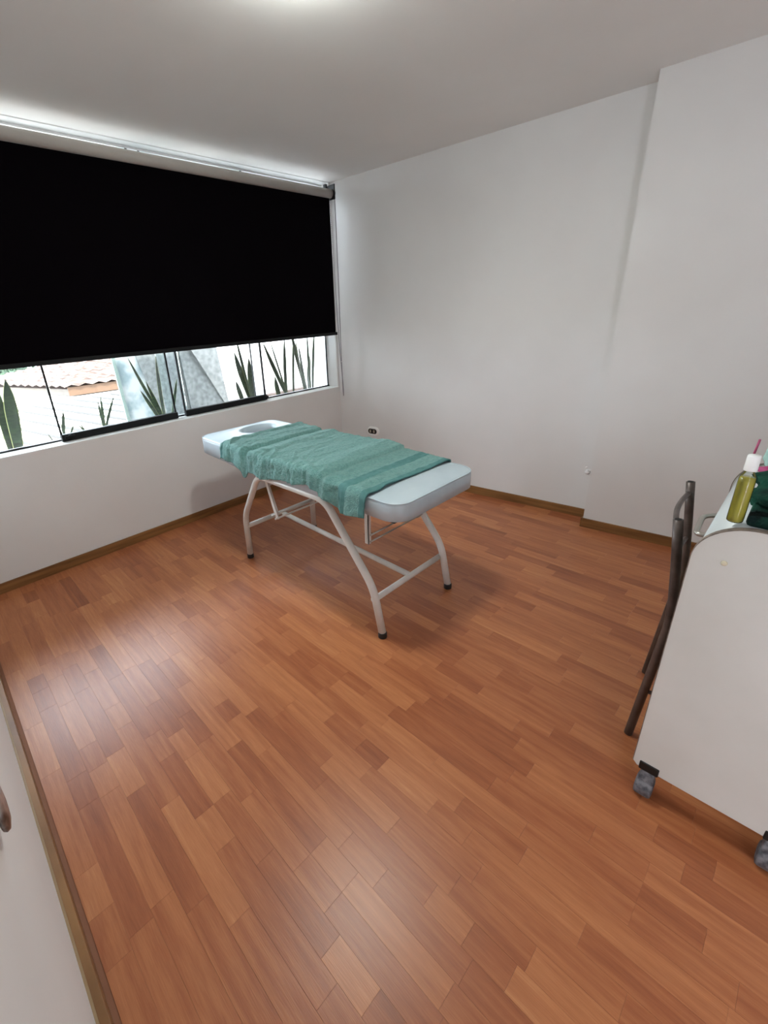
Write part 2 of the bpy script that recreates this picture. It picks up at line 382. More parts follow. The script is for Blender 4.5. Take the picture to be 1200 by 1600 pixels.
# ---------------------------------------------------------------- window
win = bpy.data.objects.new('window_1', None); COL.objects.link(win); win.location = WP(1.5, .12, SILL); struct(win)
b = nb(); wbox(b, XL, WR - .004, .125, .150, SILL + .003, SILL + .012); part('bottom_track', b, m_blackmetal, win, label='thin black outer sliding track')
b = nb(); wbox(b, XL, WR - .004, .085, .150, TOP - .012, TOP); part('top_track', b, m_reveal, win, label='white painted head track')
def sliding(s0, s1, off, thick_rail):
    b = nb(); wbox(b, s0, s1, off, off + .008, SILL + (.045 if thick_rail else .012), TOP - .012)
    p = part('pane', b, m_glass, win)
    for s in (s0, s1):
        b = nb(); wbox(b, s - .0045, s + .0045, off - .003, off + .011, SILL + .012, TOP - .012); e = link('edge_seal', b, m_blackmetal, p); e.matrix_parent_inverse = p.matrix_world.inverted() if False else Matrix(); e.parent = p
    return p
def seal(parent, s, off, w=.0045):
    b = nb(); wbox(b, s - w, s + w, off - .003, off + .011, SILL + .010, TOP - .012); return part('edge_seal', b, m_blackmetal, parent)
def pane(s0, s1, off, z0, m=m_glass):
    b = nb(); wbox(b, s0, s1, off, off + .006, z0, TOP - .012); return part('pane', b, m, win)
pane(XL, .635, .135, SILL + .012)
pane(.612, 1.412, .09, SILL + .05)
pane(1.36, 1.53, .135, SILL + .012, m_glass2)
pane(1.488, 2.262, .09, SILL + .05)
pane(2.19, WR - .006, .135, SILL + .012)
for s, o_, w in ((.617, .09, .005), (1.410, .09, .006), (1.490, .09, .0055), (2.262, .09, .0065), (2.19, .135, .004), (WR - .012, .135, .003)): seal(win, s, o_, w)
for s0, s1 in ((.612, 1.420), (1.488, 2.270)):
    b = nb(); wbox(b, s0, s1, .072, .112, SILL + .006, SILL + .050, .002); r = part('bottom_rail', b, m_blackmetal, win, label='thick black rail under a sliding pane')
for s in (.66, 2.245):
    b = nb(); tube(b, [WP(s - .03, .072, SILL + .03), WP(s + .03, .072, SILL + .03)], .012, 10); lathe(b, WP(s, .060, SILL + .032), [(.002, -.004), (.013, -.002), (.013, .014), (.002, .016)], 16, 'y')
    part('latch', b, m_blackmetal, win, smooth=False, label='small dark latch at the end of the rail')

# ---------------------------------------------------------------- roller blind
bl = thing('roller_blind', 'large black roller blind lowered over most of the window', 'blind', WP(1.5, -.05, 2.40))
ZB = 1.335
b = nb(); n = 40
top = 2.425
vv = []
for i in range(n + 1):
    s = XL + .02 + (3.045 - XL - .02) * i / n
    vv.append([s, 0])
prev = None
for s, _ in vv:
    col = []
    for j in range(13):
        z = ZB + (top - ZB) * j / 12; w = .0015 * math.sin(s * 5 + j * .3)
        col.append((WP(s, -.058 + w, z), WP(s, -.0565 + w, z)))
    if prev:
        for j in range(12):
            for q in (0, 1):
                vs = [b.verts.new(x) for x in (prev[j][q], col[j][q], col[j + 1][q], prev[j + 1][q])]
                b.faces.new(vs if q == 0 else vs[::-1])
    prev = col
bmesh.ops.remove_doubles(b, verts=b.verts, dist=1e-5)
part('fabric', b, m_black, bl, True)
b = nb(); wbox(b, XL + .015, 3.058, -.068, -.048, ZB - .022, ZB + .004, .003); part('bottom_bar', b, m_blackmetal, bl, label='black bottom bar')
b = nb(); tube(b, [WP(XL + .02, -.078, 2.435), WP(3.043, -.078, 2.435)], .033, 24); part('roller_tube', b, m_tube, bl, True, label='pale grey roller tube')
b = nb(); wbox(b, 3.047, 3.056, -.125, 0, 2.39, 2.50, .004); wbox(b, 3.035, 3.056, -.03, -.0005, 2.44, 2.515, .002); lathe(b, WP(3.050, -.078, 2.435), [(.02, -.004), (.042, -.003), (.042, .012), (.02, .013)], 20, 'x'); part('bracket', b, m_rubber, bl, label='black wall bracket and clutch')
def chain_pts(a, c, n, sag=0):
    return [a.lerp(c, i / n) for i in range(n + 1)]
b = nb(); tube(b, smoothpath([WP(3.055, -.115, 2.42), WP(3.068, -.10, 1.70), WP(3.074, -.085, 1.15), WP(3.084, -.078, .80), WP(3.099, -.068, .722), WP(3.114, -.055, .80), WP(3.104, -.04, 1.15), WP(3.090, -.035, 1.70), WP(3.066, -.04, 2.42)], .05, 5), .0036, 6)
ch = part('bead_chain', b, m_chain, bl, label='thin hanging bead chain loop')
b = nb(); bmesh.ops.create_icosphere(b, subdivisions=1, radius=.0065, matrix=Matrix.Translation(WP(3.076, -.084, 1.07))); link('connector', b, m_chainw, ch).matrix_parent_inverse = Matrix()
b = nb()
for i in range(60):
    p = WP(3.066, -.04, 2.42).lerp(WP(3.090, -.035, 1.60), i / 59); 
    bmesh.ops.create_icosphere(b, subdivisions=1, radius=.0045, matrix=Matrix.Translation(p))
part('beads', b, m_chainw, bl, label='pale beads on the rear chain strand')['kind'] = 'stuff'

# ---------------------------------------------------------------- treatment table
tb = thing('massage_table', 'pale blue padded massage table on cream tube legs with face hole', 'massage table', (1.62, 1.75, 0))
TR = .0192
XN, XF = 1.335, 1.905
for x in (XN, XF):
    b = nb(); tube(b, [(x, 2.352, .028), (x, 2.348, .315), (x, 2.135, .638), (x, 1.545, .640), (x, 1.232, .262), (x, 1.180, .028)], TR, 16, rad=.07, n=8)
    sf = part('side_frame', b, m_enamel, tb, True, label='bent cream tube forming two legs')
    for y in (2.353, 1.178):
        b = nb(); lathe(b, (x, y, 0), [(.0195, .0), (.022, .003), (.022, .028), (.0195, .031)], 18)
        link('rubber_foot', b, m_rubber, sf).matrix_parent_inverse = Matrix()
        # keep in place
        COL.objects[-1]
b = nb(); tube(b, [(XN, 2.345, .238), (XF, 2.345, .238)], .0155, 12); part('crossbar', b, m_enamel, tb, True)
b = nb(); tube(b, [(XN, 1.236, .190), (XF, 1.236, .190)], .0155, 12); part('crossbar', b, m_enamel, tb, True)
b = nb(); tube(b, [(1.62, 2.345, .238), (1.62, 1.236, .200)], .0155, 12); part('centre_stretcher', b, m_enamel, tb, True)
b = nb(); box(b, XN, XF, 2.12, 2.15, .628, .653, .003); part('top_bar', b, m_enamel, tb)
b = nb(); box(b, XN, XF, 1.53, 1.56, .63, .655, .003); part('top_bar', b, m_enamel, tb)
# head section prop: flat links and two rods
for x in (1.37, 1.87):
    b = nb(); hexa(b, [(x - .004, 2.095, .60), (x + .004, 2.095, .60), (x + .004, 2.12, .60), (x - .004, 2.12, .60), (x - .004, 2.02, .375), (x + .004, 2.02, .375), (x + .004, 2.045, .375), (x - .004, 2.045, .375)])
    tube(b, [(x + .012, 2.12, .62), (x + .012, 2.035, .40)], .005, 8); part('prop_link', b, m_enamel, tb)
for dy, dz in ((0, 0), (.03, .012)):
    b = nb(); tube(b, [(1.345, 2.02 + dy, .385 + dz), (1.89, 2.02 + dy, .385 + dz)], .006, 8); part('prop_rod', b, m_enamel, tb, True)
# foot section prop
for x in (1.42, 1.82):
    b = nb(); box(b, x - .010, x + .010, 1.325, 1.331, .435, .665, .001); box(b, x - .010, x - .004, 1.325, 1.350, .435, .665, .001); part('prop_link', b, m_enamel, tb)
for dy, dz in ((0, 0), (.0, .035)):
    b = nb(); tube(b, [(1.42, 1.32 + dy, .45 + dz), (1.84, 1.32 + dy, .45 + dz)], .0045, 8); part('prop_rod', b, m_steel, tb, True)

def rrect(x0, x1, y0, y1, rad, n=8):
    """rad: dict for corners (x0y0, x1y0, x1y1, x0y1)"""
    P = []
    for (cx_, cy_, sx, sy, a0), r in zip(((x0, y0, 1, 1, 180), (x1, y0, -1, 1, 270), (x1, y1, -1, -1, 0), (x0, y1, 1, -1, 90)), rad):
        for k in range(n + 1):
            a = math.radians(a0 + 90 * k / n); P.append((cx_ + sx * r + r * math.cos(a), cy_ + sy * r + r * math.sin(a)))
    return P
def inset(P, d):
    n = len(P); out = []
    for i in range(n):
        a, q, c = Vector(P[i - 1]), Vector(P[i]), Vector(P[(i + 1) % n])
        t = ((c - q).normalized() if (c - q).length > 1e-6 else Vector((0, 0))) + ((q - a).normalized() if (q - a).length > 1e-6 else Vector((0, 0)))
        t.normalize(); out.append((q.x - t.y * d, q.y + t.x * d))
    return out
def zt(y):    # top of the padding along the table
    if y < 1.545: return .742 + (y - 1.08) * .012
    if y < 2.19: return .768
    return .770 + .012 * (y - 2.2)
def cushion(name, x0, x1, y0, y1, rad, z0, zf, hole=None, crown=.006):
    P = rrect(x0, x1, y0, y1, rad)
    zb = z0 if callable(z0) else (lambda y: z0)
    if hole:   # resample the outline by angle around the hole centre
        hx, hy, ra, rb = hole; n = 96; Q = []
        for k in range(n):
            a = 2 * math.pi * k / n; d = Vector((math.cos(a), math.sin(a))); best = 9
            for i in range(len(P)):
                p, q = Vector(P[i]) - Vector((hx, hy)), Vector(P[(i + 1) % len(P)]) - Vector((hx, hy)); e = q - p
                den = d.x * e.y - d.y * e.x
                if abs(den) < 1e-9: continue
                t = (p.x * e.y - p.y * e.x) / den; u = (p.x * d.y - p.y * d.x) / den
                if t > 0 and -1e-6 <= u <= 1 + 1e-6: best = min(best, t)
            Q.append((hx + d.x * best, hy + d.y * best))
        P = Q
    n = len(P); b = nb(); rings = []
    for d, h in ((.02, 0), (.004, .004), (0, .012), (0, .5), (0, .80), (.004, .92), (.012, .985), (.022, 1.0)):
        I = inset(P, d) if d else P
        rings.append([b.verts.new((x, y, zb(y) + (zf(y) - zb(y)) * h)) for x, y in I])
    for A, B in zip(rings, rings[1:]):
        for k in range(n): b.faces.new((A[k], A[(k + 1) % n], B[(k + 1) % n], B[k]))
    last = rings[-1]
    if hole:
        I = inset(P, .022)
        E = [(hx + ra * math.cos(2 * math.pi * k / n), hy + rb * math.sin(2 * math.pi * k / n)) for k in range(n)]
        for t, dz in ((.15, .003), (.35, .005), (.6, .009), (.8, .013), (.92, .011), (1.0, -.002), (1.05, -.02), (1.0, -.06), (1.0, -.112)):
            ring = [b.verts.new((I[k][0] * (1 - t) + E[k][0] * t, I[k][1] * (1 - t) + E[k][1] * t, zf(I[k][1] * (1 - t) + E[k][1] * t) + dz)) for k in range(n)]
            for k in range(n): b.faces.new((last[k], last[(k + 1) % n], ring[(k + 1) % n], ring[k]))
            last = ring
        for k in range(n): b.faces.new((last[k], last[(k + 1) % n], rings[0][(k + 1) % n], rings[0][k]))
    else:
        cx_, cy_ = (x0 + x1) / 2, (y0 + y1) / 2; I = inset(P, .022)
        for t in (.15, .35, .6, .85):
            ring = [b.verts.new((I[k][0] * (1 - t) + cx_ * t, I[k][1] * (1 - t) + cy_ * t, zf(I[k][1] * (1 - t) + cy_ * t) + crown * min(1, t * 2.2))) for k in range(n)]
            for k in range(n): b.faces.new((last[k], last[(k + 1) % n], ring[(k + 1) % n], ring[k]))
            last = ring
        b.faces.new(last); b.faces.new(rings[0][::-1])
    o = part(name, b, m_vinyl, tb, True)
    if not hole or True:
        b = nb(); I = inset(P, .0035); tube(b, [(x, y, zb(y) + (zf(y) - zb(y)) * .955) for x, y in I + I[:1]], .0032, 6, cap=False)
        pp = link('piping', b, m_vinyl, o, True)
    return o
UX0, UX1 = 1.318, 1.948
cushion('foot_cushion', UX0, UX1, 1.062, 1.535, (.09, .09, .02, .02), .655, zt)
cushion('middle_cushion', UX0, UX1, 1.547, 2.165, (.02, .02, .02, .02), .655, zt)
cushion('head_cushion', UX0, UX1, 2.232, 2.815, (.02, .02, .075, .095), lambda y: .645 + .05 * (y - 2.19), zt, hole=(1.69, 2.615, .125, .082))
for y0, y1 in ((1.11, 1.53), (1.555, 2.155)):
    b = nb(); box(b, UX0 + .03, UX1 - .03, y0, y1, .640, .6545, .002); part('base_board', b, m_cardan, tb, label='dark board under the padding')

b = nb(); hexa(b, [(UX0 + .03, 2.25, .625), (UX1 - .03, 2.25, .625), (UX1 - .03, 2.50, .640), (UX0 + .03, 2.50, .640), (UX0 + .03, 2.25, .646), (UX1 - .03, 2.25, .646), (UX1 - .03, 2.50, .655), (UX0 + .03, 2.50, .655)])
part('base_board', b, m_cardan, tb, label='dark board under the padding')
# ---------------------------------------------------------------- towel
def towel():
    b = nb(); NU, NV = 230, 150
    y0, y1 = 1.232, 2.475
    xt0, xt1 = UX0 - .008, UX1 + .006
    grid = []
    for i in range(NU + 1):
        u = i / NU; y = y0 + (y1 - y0) * u; row = []
        # sag between cushions
        def top(yy):
            z = zt(yy) + .012
            if yy > 2.150:
                k = min(1, max(0, yy - 2.172) / .040); k = k * k * (3 - 2 * k); k2 = min(1, max(0, (yy - 2.222) / .034)); k2 = k2 * k2 * (3 - 2 * k2)
                z = (zt(2.14) + .012) * (1 - k) + k * .738 + k2 * (zt(yy) + .014 - .738)
            z += .008 * math.exp(-((yy - 2.11) / .05) ** 2)
            if yy < 1.60: 
                k = min(1, max(0, (1.60 - yy) / .07)); k = k * k * (3 - 2 * k)
                z = (zt(1.60) + .012) * (1 - k) + (zt(yy) + .012) * k
                z += .008 * math.exp(-((yy - 1.50) / .025) ** 2)
            z += .012 * math.exp(-((yy - 1.64) / .06) ** 2)
            return z
        hang = .082 + .012 * math.sin(y * 6.0 + .6) + .007 * math.sin(y * 15) + .035 * math.exp(-((y - 2.02) / .12) ** 2) + .012 * math.exp(-((y - 1.38) / .08) ** 2)
        fh = .028 + .004 * math.sin(y * 9)
        W_ = xt1 - xt0; tot = fh + W_ + hang
        for j in range(NV + 1):
            d = tot * j / NV - fh
            z0_ = top(y); R_ = .02
            if d < 0: x, z = xt1 + .001, z0_ + d - .004
            elif d < W_:
                x = xt1 - d; e = min(d, W_ - d); z = z0_ - (R_ * (1 - math.sqrt(max(0, 1 - (1 - e / R_) ** 2))) if e < R_ else 0) * .7
            else:
                h_ = d - W_; x = xt0 - .004 - .006 * math.sin(h_ * 18) - .006 * (1 + math.sin(y * 34 + 3 * noise.noise((y * 4, 0, 0)))) * (h_ / .1); z = z0_ - .014 - h_
            # pile creases
            nz = .0040 * noise.noise((x * 12, y * 34, z * 12)) + .0022 * noise.noise((x * 40, y * 60, z * 40))
            # diagonal crumples towards the near edge
            c = math.exp(-((x - 1.36) / .12) ** 2)
            nz += .007 * c * noise.noise((x * 9 + y * 7, y * 14, 3.1)) + .0045 * noise.noise((x * 3, y * 13, 8))
            nz += .030 * c * max(0, .22 - abs(noise.noise((x * 5, y * 11 - x * 6, 2.2)))) - .002; nz += .018 * max(0, .16 - abs(noise.noise((x * 2, y * 16 + x * 3, 9.2)))); nz += .007 * max(0, noise.noise((x * 2.5, y * 22 + x * 5, 5.5)) - .15) * (1 + c)
            # edge wobble of the towel ends
            yy = y + (.010 * noise.noise((x * 4, 1.7, 0)) - .030 * (x - 1.6)) * ((1 - u) ** 3) + (.012 * noise.noise((x * 5, 7.7, 0)) + .03 * (x - 1.6)) * (u ** 3)
            if d < 0 or d >= W_: P = Vector((x - nz * 1.6 * (1 if d > 0 else -1), yy, z))
            else: P = Vector((x, yy, z + nz + .002))
            # rolled head hem
            if u > .955:
                P.z += .010 * math.sin((u - .955) / .045 * math.pi); 
            row.append(b.verts.new(P))
        grid.append(row)
    bandf = []
    for i in range(NU):
        for j in range(NV):
            f = b.faces.new((grid[i][j], grid[i + 1][j], grid[i + 1][j + 1], grid[i][j + 1]))
            y = y0 + (y1 - y0) * (i + .5) / NU
            if 1.355 < y < 1.410 or 2.455 < y < 2.47 or y < 1.262: f.material_index = 1
    return b
b = towel()
me_o = link('towel', b, None, None, True, mats=[m_towel, m_band])
sol = me_o.modifiers.new('thick', 'SOLIDIFY'); sol.thickness = .006; sol.offset = 1
tag(me_o, 'teal terry towel with woven end bands spread over the massage table', 'towel')
# folded-over hem roll at the head end
b = nb(); pts = []
for i in range(41):
    t = i / 40; x = UX1 - (UX1 - UX0 + .004) * t
    pts.append(Vector((x, 2.482 + .03 * (x - 1.6) + .006 * noise.noise((x * 7, 0, 2)), .779 + .004 * noise.noise((x * 9, 4, 0)))))
pts += [Vector((UX0 - .016, 2.470, .757)), Vector((UX0 - .020, 2.466, .715)), Vector((UX0 - .018, 2.460, .690))]
tube(b, pts, lambda t: .011 + .003 * math.sin(t * 23), 10, flat=.8)
o = link('folded_hem', b, m_towel, me_o, True); o['label'] = 'bunched edge folded over at the face-hole end'

# ---------------------------------------------------------------- wall fittings
so = thing('power_outlet', 'double power outlet with dark face low on the wall behind the table', 'outlet', BP(2.862, -.005, .415))
b = nb(); P = []
def pill(b, yc, zc, hw, hh, o0, o1, bev=.002):
    n = 10; r = hh; ring0, ring1 = [], []
    pts = [(yc + (hw - r) + r * math.cos(math.radians(-90 + 180 * k / n)), zc + r * math.sin(math.radians(-90 + 180 * k / n))) for k in range(n + 1)] + \
          [(yc - (hw - r) + r * math.cos(math.radians(90 + 180 * k / n)), zc + r * math.sin(math.radians(90 + 180 * k / n))) for k in range(n + 1)]
    for y, z in pts: ring0.append(b.verts.new(BP(y, o0, z))); ring1.append(b.verts.new(BP(yc + (y - yc) * .93, o1, zc + (z - zc) * .9)))
    m = len(pts)
    for k in range(m): b.faces.new((ring0[k], ring0[(k + 1) % m], ring1[(k + 1) % m], ring1[k]))
    b.faces.new(ring1); b.faces.new(ring0[::-1])
pill(b, 2.860, .414, .072, .043, -.0002, -.009); cp = part('cover_plate', b, m_whiteplastic, so, label='white rounded plate')
b = nb(); pill(b, 2.866, .414, .052, .025, -.0085, -.013); part('socket_face', b, m_socket, so, label='dark brown face')
for y in (2.888, 2.844):
    b = nb(); pill(b, y, .414, .0075, .0074, -.0125, -.0145); 
    for v in b.verts: v.co.z = .414 + (v.co.z - .414) * 2.2
    part('socket_hole', b, m_cream, so, label='cream contact oval')
b = nb(); pts = []
lathe(b, BP(.972, -.001, .352), [(.004, -.016), (.014, -.013), (.017, -.002), (.017, 0)], 16, 'x')
for (dy, dz, r) in ((.01, .03, .008), (-.018, .012, .006), (.012, .05, .005)):
    bmesh.ops.create_icosphere(b, subdivisions=2, radius=r, matrix=Matrix.Translation(BP(.972 + dy, -.002, .352 + dz)) @ Matrix.Diagonal((.35, 1, 1.2, 1)))
o = link('plaster_lump', b, m_wall, None, True); tag(o, 'small painted plaster lump low on the wall beside the pillar corner', 'wall fitting')
# round metal fitting on the left wall
kn = thing('wall_knob', 'tarnished round metal knob on the white wall at the left frame edge', 'knob', (XL, .80, .745))
b = nb(); lathe(b, (XL, .80, .745), [(.026, .0), (.026, .012)], 24, 'x'); part('stem', b, m_rubber, kn, True, label='dark stem')
b = nb(); lathe(b, (XL, .80, .745), [(.030, .010), (.046, .011), (.049, .015), (.047, .020), (.034, .024), (.012, .026)], 36, 'x'); part('knob_disc', b, m_disc, kn, True)

# ---------------------------------------------------------------- ceiling lamp
lm = thing('ceiling_lamp', 'round glowing ceiling lamp at the top edge of the picture', 'lamp', (1.235, 1.345, H))
LX, LY = 1.235, 1.345
b = nb(); lathe(b, (LX, LY, H), [(.125, -.0005), (.125, -.018), (.115, -.022)], 40); part('lamp_base', b, m_whiteplastic, lm, True)
b = nb(); lathe(b, (LX, LY, H), [(.112, -.021), (.112, -.038), (.098, -.052), (.06, -.060), (.02, -.062)], 40); part('diffuser', b, m_lamp, lm, True)

# ---------------------------------------------------------------- desk trolley
dk = thing('rolling_desk', 'white rolling desk with rounded brown-edged side panel on casters', 'desk', (1.6, -.15, 0))
DX, DT = 1.337, .018
YF, YB, Z0, ZT, RC = .116, -.47, .104, .972, .115
def prof(ins=0.0, n=14):
    P = [(YB + ins, Z0 + ins), (YF - .012 - ins, Z0 + ins), (YF - ins, Z0 + .012 + ins)]
    r = RC - ins
    for k in range(n + 1):
        a = math.radians(90 * k / n); P.append((YF - RC + r * math.cos(a) * 1.0, ZT - RC * .9 + r * .9 * math.sin(a)))
    P.append((YB + ins, ZT - ins)); return P
def panel(x0, x1):
    b = nb(); P = prof(); A = [b.verts.new((x0, y, z)) for y, z in P]; B = [b.verts.new((x1, y, z)) for y, z in P]; n = len(P)
    for k in range(n): b.faces.new((A[k], A[(k + 1) % n], B[(k + 1) % n], B[k]))
    b.faces.new(A); b.faces.new(B[::-1]); bmesh.ops.bevel(b, geom=[e for e in b.edges if len(e.link_faces) == 2 and e.calc_face_angle(0) > 1.2], offset=.0012, segments=1, affect='EDGES')
    return b
def band(x0, x1):
    b = nb(); P = prof()[2:]; Q = [(y, z) for y, z in P]; n = len(Q); L = []
    for i, (y, z) in enumerate(Q):
        a = Vector(Q[max(0, i - 1)]); c = Vector(Q[min(n - 1, i + 1)]); t = (c - a).normalized(); nr = Vector((t.y, -t.x)) * .0022
        L.append([b.verts.new(p) for p in ((x0, y, z), (x0, y + nr.x, z + nr.y), (x1, y + nr.x, z + nr.y), (x1, y, z))])
    for A, B in zip(L, L[1:]):
        for k in range(4): b.faces.new((A[k], A[(k + 1) % 4], B[(k + 1) % 4], B[k]))
    b.faces.new(L[0]); b.faces.new(L[-1][::-1]); return b
for i, x in enumerate((DX, 1.965)):
    sp = part('side_panel', panel(x, x + DT), m_white_board, dk)
    e = link('edge_band', band(x - .0005, x + DT), m_edgeband, sp); e['label'] = 'brown worn edge band'
    if i == 0:
        b = nb(); lathe(b, (x - .003, .050, .873), [(.004, -.001), (.0065, 0), (.0065, .003)], 14, 'x'); e = link('screw_cap', b, m_cap, sp, True); e['label'] = 'small cream screw cap'
# curved top sheet
b = nb(); L = []
P = prof(.004)[3:]
for i, (y, z) in enumerate(P):
    L.append([b.verts.new(p) for p in ((DX + DT, y, z), (1.965, y, z), (1.965, y - .0 if i > 8 else y - .014, z - .016 if i > 8 else z), (DX + DT, y if i > 8 else y - .014, z - .016 if i > 8 else z))])
for A, B in zip(L, L[1:]):
    for k in range(4): b.faces.new((A[k], A[(k + 1) % 4], B[(k + 1) % 4], B[k]))
b.faces.new(L[0]); b.faces.new(L[-1][::-1])
part('desk_top', b, m_desktop, dk, True, label='pale top rolling over the front edge')
b = nb(); box(b, DX + DT, 1.965, YB, YB + .016, .35, ZT - .02); part('back_panel', b, m_white_board, dk)
b = nb(); box(b, DX + DT, 1.965, YB + .016, -.25, .16, .178); part('lower_shelf', b, m_white_board, dk)
b = nb(); tube(b, [(1.47, .100, .880), (1.462, .131, .878), (1.61, .138, .878), (1.64, .100, .880)], .007, 10, rad=.03); hd = part('pull_handle', b, m_steel, dk, True, label='grey metal pull handle')
for x, y in ((DX + .012, .073), (DX + .012, -.222), (1.965, .073), (1.965, -.222)):
    b = nb(); box(b, x - .016, x + .022, y - .026, y + .026, .098, .130, .003)
    ct = part('caster', b, m_casterdark, dk, label='black plastic caster')
    b = nb(); lathe(b, (x - .006, y - .024, .0350), [(.022, 0), (.032, .002), (.0347, .008), (.0347, .040), (.032, .046), (.022, .048)], 28, 'y')
    hexa(b, [(x - .030, y - .022, .050), (x + .018, y - .022, .050), (x + .018, y + .022, .050), (x - .030, y + .022, .050), (x - .012, y - .018, .098), (x + .018, y - .018, .098), (x + .018, y + .018, .098), (x - .012, y + .018, .098)], .004)
    e = link('wheel', b, m_caster, ct, True); e['label'] = 'dusty grey twin wheel'

# items on the desk
ZD = ZT - .0035
bo = thing('oil_bottle', 'clear bottle of yellow oil with white cap on the desk front', 'bottle', (1.385, .058, ZD))
c = (1.385, .058, ZD)
b = nb(); lathe(b, c, [(.014, .0005), (.0160, .003), (.0164, .010), (.0164, .108), (.0154, .118), (.0105, .128), (.0090, .132), (.0090, .140)], 32); part('body', b, m_bottle, bo, True)
b = nb(); lathe(b, c, [(.0135, .002), (.0152, .005), (.0155, .012), (.0155, .106), (.0144, .116)], 32); part('oil', b, m_oil, bo, True, label='yellow oil filling')
b = nb(); lathe(b, c, [(.0122, .133), (.0129, .135), (.0125, .168), (.0116, .171)], 32); part('cap', b, m_whiteplastic, bo, True, label='white ribbed cap')
def lump(name, x0, x1, y0, y1, z0, h, m, seed, sub=5, amp=.25, p=3):
    b = nb(); bmesh.ops.create_icosphere(b, subdivisions=sub, radius=1)
    for v in b.verts:
        d = v.co.normalized(); s = (abs(d.x) ** p + abs(d.y) ** p + abs(d.z) ** p) ** (-1 / p); q = d * s
        k = 1 + amp * noise.noise(d * 1.7 + Vector((seed, 0, 0))) + amp * .4 * noise.noise(d * 5 + Vector((0, seed, 0))) + amp * .15 * noise.noise(d * 13 + Vector((0, seed, 0)))
        v.co = Vector(((x0 + x1) / 2 + q.x * k * (x1 - x0) / 2, (y0 + y1) / 2 + q.y * k * (y1 - y0) / 2, z0 + max(0, (q.z * k * .5 + .45)) * h))
    return link(name, b, m, None, True)
o = lump('dark_towel', 1.42, 1.70, -.38, .046, ZD + .0005, .085, m_greent, 3.3, amp=.18, p=4); tag(o, 'crumpled dark green towel on the desk beside the oil bottle', 'towel')
b = nb(); box(b, 1.362, 1.56, -.24, .037, ZD + .001, ZD + .030, .010); e = link('flat_corner', b, m_greent, o)
o = lump('pink_cloth', 1.735, 1.80, -.30, .045, ZD + .0005, .055, m_pinkc, 8.1, sub=4); tag(o, 'crumpled pink cloth behind the dark green towel', 'cloth')
b = nb(); tube(b, [(1.930, .086, ZD + .004), (1.900, .079, ZD + .088)], .0032, 10); o = link('pink_stick', b, m_pink, None, True); tag(o, 'thin pink stick standing up behind the white bottle cap', 'stick')
o = lump('mint_towel', 1.815, 1.955, -.44, .060, ZD + .0005, .26, m_mint, 5.2, amp=.12, p=4); tag(o, 'pale mint towel piled at the far end of the desk', 'towel')

# ---------------------------------------------------------------- chair behind the desk
cr = thing('metal_chair', 'worn brown metal tube chair tucked in behind the white desk', 'chair', (1.74, .0, 0))
def post(x, dy):
    return [(x, .170 + dy, .001), (x, .146 + dy, .42), (x, .140 + dy, .54), (x, .160 + dy, .70), (x, .186 + dy, .872)]
for x, dy in ((1.552, 0), (1.927, .038)):
    b = nb(); tube(b, post(x, dy), .0135, 16, rad=.09, n=6)
    pb = part('back_post', b, m_brown, cr, True)
    b = nb(); lathe(b, (x, .186 + dy, .8705), [(.0095, .0), (.0095, .0028)], 16); e = link('hollow_shade', b, m_cardan, pb); e['label'] = 'near-black disc painted for the shade inside the tube end'  # dark disc on the closed tube stands in for shade inside it
def rail(z0, z1, bow, r=.008, y0=.182, y1=.220):
    pts = []
    for i in range(17):
        t = i / 16; pts.append((1.552 + .375 * t, y0 + (y1 - y0) * t + bow * math.sin(math.pi * t), z0 + (z1 - z0) * t))
    b = nb(); tube(b, pts, r, 10); return b
part('back_rail', rail(.838, .832, .017), m_brown, cr, True)
part('back_rail', rail(.66, .66, .015, .0075, .158, .194), m_brown, cr, True)
b = nb(); box(b, 1.535, 1.945, -.26, .125, .440, .458, .006); part('seat', b, m_seat, cr, label='tan wooden seat board')
b = nb(); tube(b, [(1.552, .14, .43), (1.552, -.25, .43), (1.927, -.25, .43), (1.927, .16, .43)], .010, 10, rad=.03); part('seat_frame', b, m_brown, cr, True)
for x in (1.552, 1.927):
    b = nb(); tube(b, [(x, -.24, .44), (x, -.30, .001)], .0135, 14); part('front_leg', b, m_brown, cr, True)
    b = nb(); tube(b, [(x, .160, .22), (x, -.27, .22)], .007, 10); part('side_rung', b, m_brown, cr, True)
b = nb(); tube(b, [(1.552, .158, .27), (1.927, .18, .27)], .007, 10); part('rear_rung', b, m_brown, cr, True)

